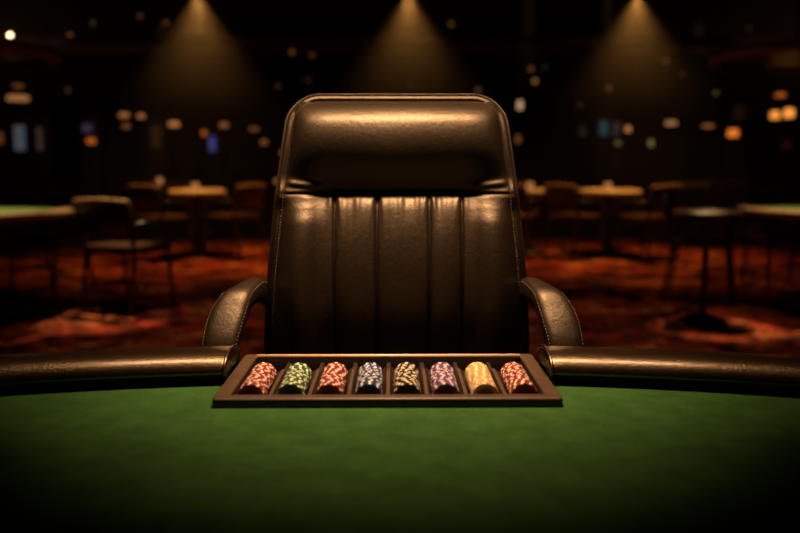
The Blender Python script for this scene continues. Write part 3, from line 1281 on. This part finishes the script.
def shade_lamp(px, py, depth, w_px, h_px, col, strength, label):
    """wide amber glass drum shade on a cord"""
    p = at(px, py, depth)
    r = w_px * depth / 1600 * 0.7
    h = h_px * depth / 800 * 0.55
    t = thing('pendant_lamp', label, 'lamp', p, 0, 'amber glass pendant lamps in the dark hall')
    bm = bmesh.new()
    lathe(bm, [(r * 0.86, -h / 2), (r, -h * 0.3), (r * 0.96, h * 0.2), (r * 0.75, h / 2)], 20)
    obj('lamp_shade', bm, glow('amber_shade', col, strength * 0.95), t)
    bm = bmesh.new()
    lathe(bm, [(r * 0.8, h / 2), (r * 0.4, h * 0.62), (0.008, h * 0.66)], 16)
    obj('lamp_cap', bm, M['black_metal'], t)
    bm = bmesh.new()
    tube(bm, [(0, 0, h * 0.6), (0, 0, CEIL - p.z)], 0.006, 6)
    obj('cord', bm, M['black_metal'], t)
    return t


O1 = (1.0, 0.22, 0.025)
T1 = (1.0, 0.36, 0.10)
for g in [
    (18, 86, 12.4, 13, 5, T1, 0.16, 'small amber pendant lamp above the wide one at the left edge'),
    (18, 98, 11.5, 30, 9, (1, 0.40, 0.13), 0.32, 'wide amber pendant lamp at the left edge'),
    (124, 115, 12, 14, 7, T1, 0.34, 'left lamp of the tan pair over the slot machines at left'),
    (141, 116, 12, 10, 7, T1, 0.36, 'right lamp of the tan pair over the slot machines at left'),
    (126, 126, 12.4, 10, 9, T1, 0.13, 'dim lamp just under the tan pair at left'),
    (174, 124, 12, 15, 9, T1, 0.42, 'bright tan pendant lamp under the left beam'),
    (91, 141, 12, 12, 10, O1, 0.42, 'orange pendant lamp below the purple screen at left'),
    (224, 125, 12, 12, 8, T1, 0.22, 'tan pendant lamp above the blue screen left of the chair'),
    (204, 133, 12.5, 7, 9, O1, 0.36, 'orange pendant lamp touching the blue screen left of the chair'),
    (254, 129, 12, 14, 6, T1, 0.13, 'dim flat pendant lamp left of the chair back'),
    (264, 142, 12, 9, 9, T1, 0.17, 'dim round pendant lamp left of the chair back, lower one'),
    (283, 153, 11, 7, 10, T1, 0.24, 'tan pendant lamp touching the left edge of the chair back'),
    (277, 181, 11, 8, 8, T1, 0.30, 'low tan glow imitating a glint beside the left edge of the chair back'),  # glowing shade added in place of a furniture glint
    (520, 105, 12, 8, 15, (1, 0.60, 0.32), 0.55, 'tall tan pendant lamp beside the right shoulder of the chair'),
    (518, 139, 12.8, 7, 14, T1, 0.13, 'faint pendant lamp under the tall one right of the chair'),
    (628, 129, 12, 8, 10, T1, 0.48, 'tan pendant lamp beside the teal screen'),
    (618, 143, 12.2, 8, 6, GRN, 0.20, 'small greenish lamp below the teal screen'),
    (671, 123, 12, 16, 8, (1, 0.45, 0.17), 0.32, 'tan pendant lamp right of the right beam'),
    (708, 126, 12, 16, 5, T1, 0.24, 'flat tan pendant lamp left of the square orange lamp'),
    (733, 133, 11, 15, 14, O1, 0.85, 'square orange pendant lamp left of the right-edge pair'),
    (780, 95, 12.4, 14, 7, O1, 0.42, 'small orange pendant lamp above the bright pair at right'),
    (775, 115, 11.5, 13, 14, (1.0, 0.34, 0.05), 1.1, 'left lamp of the bright orange pair at the right edge'),
    (789, 113, 11.5, 14, 16, (1.0, 0.34, 0.05), 1.2, 'right lamp of the bright orange pair at the right edge'),
    (651, 143, 12, 6, 12, GRN, 0.30, 'yellowish lamp at the left of the dark column right of the beam'),
]:
    shade_lamp(*g)


def slot_machine(px, py, depth, w_px, h_px, c1, c2, strength, label):
    p = at(px, py, depth)
    sw, sh = w_px * depth / 800 * 0.75, h_px * depth / 800 * 0.8
    bw = max(0.32, sw + 0.08)
    t = thing('slot_machine', label, 'slot machine', (p.x, depth, 0), 0, 'slot machines along the back of the hall')
    top = p.z + sh / 2 + 0.22
    bm = bmesh.new()
    box(bm, (0, 0.30, top / 2), (bw, 0.52, top), 0.02)
    obj('cabinet', bm, M['plastic'], t, False)
    bm = bmesh.new()
    box(bm, (0, 0.025, p.z), (sw, 0.02, sh), 0.004)
    obj('screen', bm, screen_mat('screen_glow', c1, c2, strength * 0.36, 5.0), t, False)
    bm = bmesh.new()
    box(bm, (0, -0.07, 0.86), (bw, 0.30, 0.10), 0.02)
    pn = obj('button_panel', bm, M['plastic'], t, False)
    bm = bmesh.new()
    lathe(bm, [(0.05, top), (0.05, top + 0.10), (0.03, top + 0.13)], 14, (0, 0.3, 0))
    obj('top_lamp', bm, M['black_metal'], t)
    return t


for s in [
    (19, 138, 14, 13, 30, (0.28, 0.38, 0.50), (0.42, 0.42, 0.45), 0.40, 'slot machine with a pale blue screen at the far left'),
    (39, 139, 14.0, 7, 28, (0.40, 0.18, 0.10), (0.30, 0.28, 0.30), 0.26, 'slot machine with a narrow reddish screen right of the pale blue one'),
    (-1, 138, 14, 8, 14, (0.9, 0.25, 0.06), (0.8, 0.20, 0.05), 0.30, 'slot machine with an orange screen cut by the left edge'),
    (87, 128, 14, 12, 10, (0.22, 0.16, 0.46), (0.28, 0.18, 0.36), 0.36, 'slot machine with a purple screen at the left'),
    (156, 137, 14, 14, 26, (0.40, 0.16, 0.06), (0.50, 0.20, 0.08), 0.10, 'slot machine with a dim rust screen under the left beam'),
    (212, 144, 13.5, 9, 18, (0.13, 0.13, 0.75), (0.22, 0.22, 0.62), 0.55, 'slot machine with a vivid blue screen left of the chair'),
    (604, 128, 13.8, 10, 17, (0.05, 0.42, 0.48), (0.14, 0.30, 0.36), 0.30, 'slot machine with a teal screen right of the chair'),
    (617, 129, 14.7, 10, 17, (0.10, 0.12, 0.32), (0.30, 0.20, 0.20), 0.24, 'slot machine with a navy screen behind the teal one'),
    (583, 131, 14.9, 10, 12, (0.26, 0.18, 0.15), (0.20, 0.14, 0.12), 0.14, 'slot machine with a dim brown screen left of the teal one'),
    (740, 112, 14, 16, 16, (0.35, 0.16, 0.06), (0.20, 0.10, 0.05), 0.08, 'slot machine with a dim amber screen right of the right beam'),
    (787, 145, 14, 10, 9, (0.5, 0.08, 0.05), (0.3, 0.05, 0.05), 0.10, 'slot machine with a dark red screen at the right edge'),
]:
    slot_machine(*s)


def canopy(x, y, r, z, h, label):
    """round timber bar canopy hung from the ceiling"""
    t = thing('bar_canopy', label, 'canopy', (x, y, z), 0)
    bm = bmesh.new()
    lathe(bm, [(r - 0.10, 0), (r, 0), (r + 0.02, h * 0.5), (r, h), (r - 0.10, h), (r - 0.10, 0)], 64, cap=False)
    bmesh.ops.recalc_face_normals(bm, faces=bm.faces)
    obj('fascia', bm, M['canopy'], t)
    bm = bmesh.new()
    lathe(bm, [(0.001, h * 0.5), (r - 0.09, h * 0.5), (r - 0.09, h * 0.6), (0.001, h * 0.6)], 48, cap=False)
    obj('soffit', bm, M['dark_wood'], t, False)
    for k in range(4):
        a = PI / 4 + k * PI / 2
        bm = bmesh.new()
        tube(bm, [(math.cos(a) * (r - 0.05), math.sin(a) * (r - 0.05), h * 0.9), (math.cos(a) * (r - 0.05), math.sin(a) * (r - 0.05), CEIL - z)], 0.012, 6)
        obj('hanger', bm, M['black_metal'], t)
    return t


canopy(-4.85, 9.2, 1.05, 2.22, 0.14, 'round timber canopy hanging at the upper left, lit orange')
canopy(5.0, 9.2, 1.35, 2.22, 0.12, 'round timber canopy hanging at the upper right, lit orange')
for x, s in ((-4.85, 1), (5.0, 1)):  # unseen spots added in mid-air to brighten the canopy fascias
    l = spot('canopy_fill_spot', (x - 0.5 * math.copysign(1, x), 6.3, 2.32), (x * 0.97, 8.1, 2.27), 80, 44, 1.0, (1.0, 0.42, 0.12), 0.05)

# glowing cups added on the far tables in place of furniture glints
for px, py, y, x, lab in ((0, 0, 9.45, -2.32, 'glowing cup imitating a glint on the round card table under the left beam'), (0, 0, 9.4, 2.52, 'glowing cup imitating a glint on the round card table under the right beam'),
                          (0, 0, 12.1, -3.5, 'glowing cup imitating a glint on the card table far back at the left'), (0, 0, 9.6, 1.64, 'glowing cup imitating a glint on the card table just right of the leather chair')):
    t = thing('glint_stand_in', lab, 'lamp', (x, y, 0.7575), 0, 'glint stand-ins on the far tables')
    bm = bmesh.new()
    lathe(bm, [(0.035, 0.0), (0.045, 0.03), (0.045, 0.09), (0.04, 0.10)], 16)
    obj('glint_cup', bm, M['glint'], t)
    bm = bmesh.new()
    lathe(bm, [(0.02, -0.0), (0.05, 0.0), (0.05, 0.008), (0.02, 0.008)], 16)
    obj('saucer', bm, M['black_metal'], t)
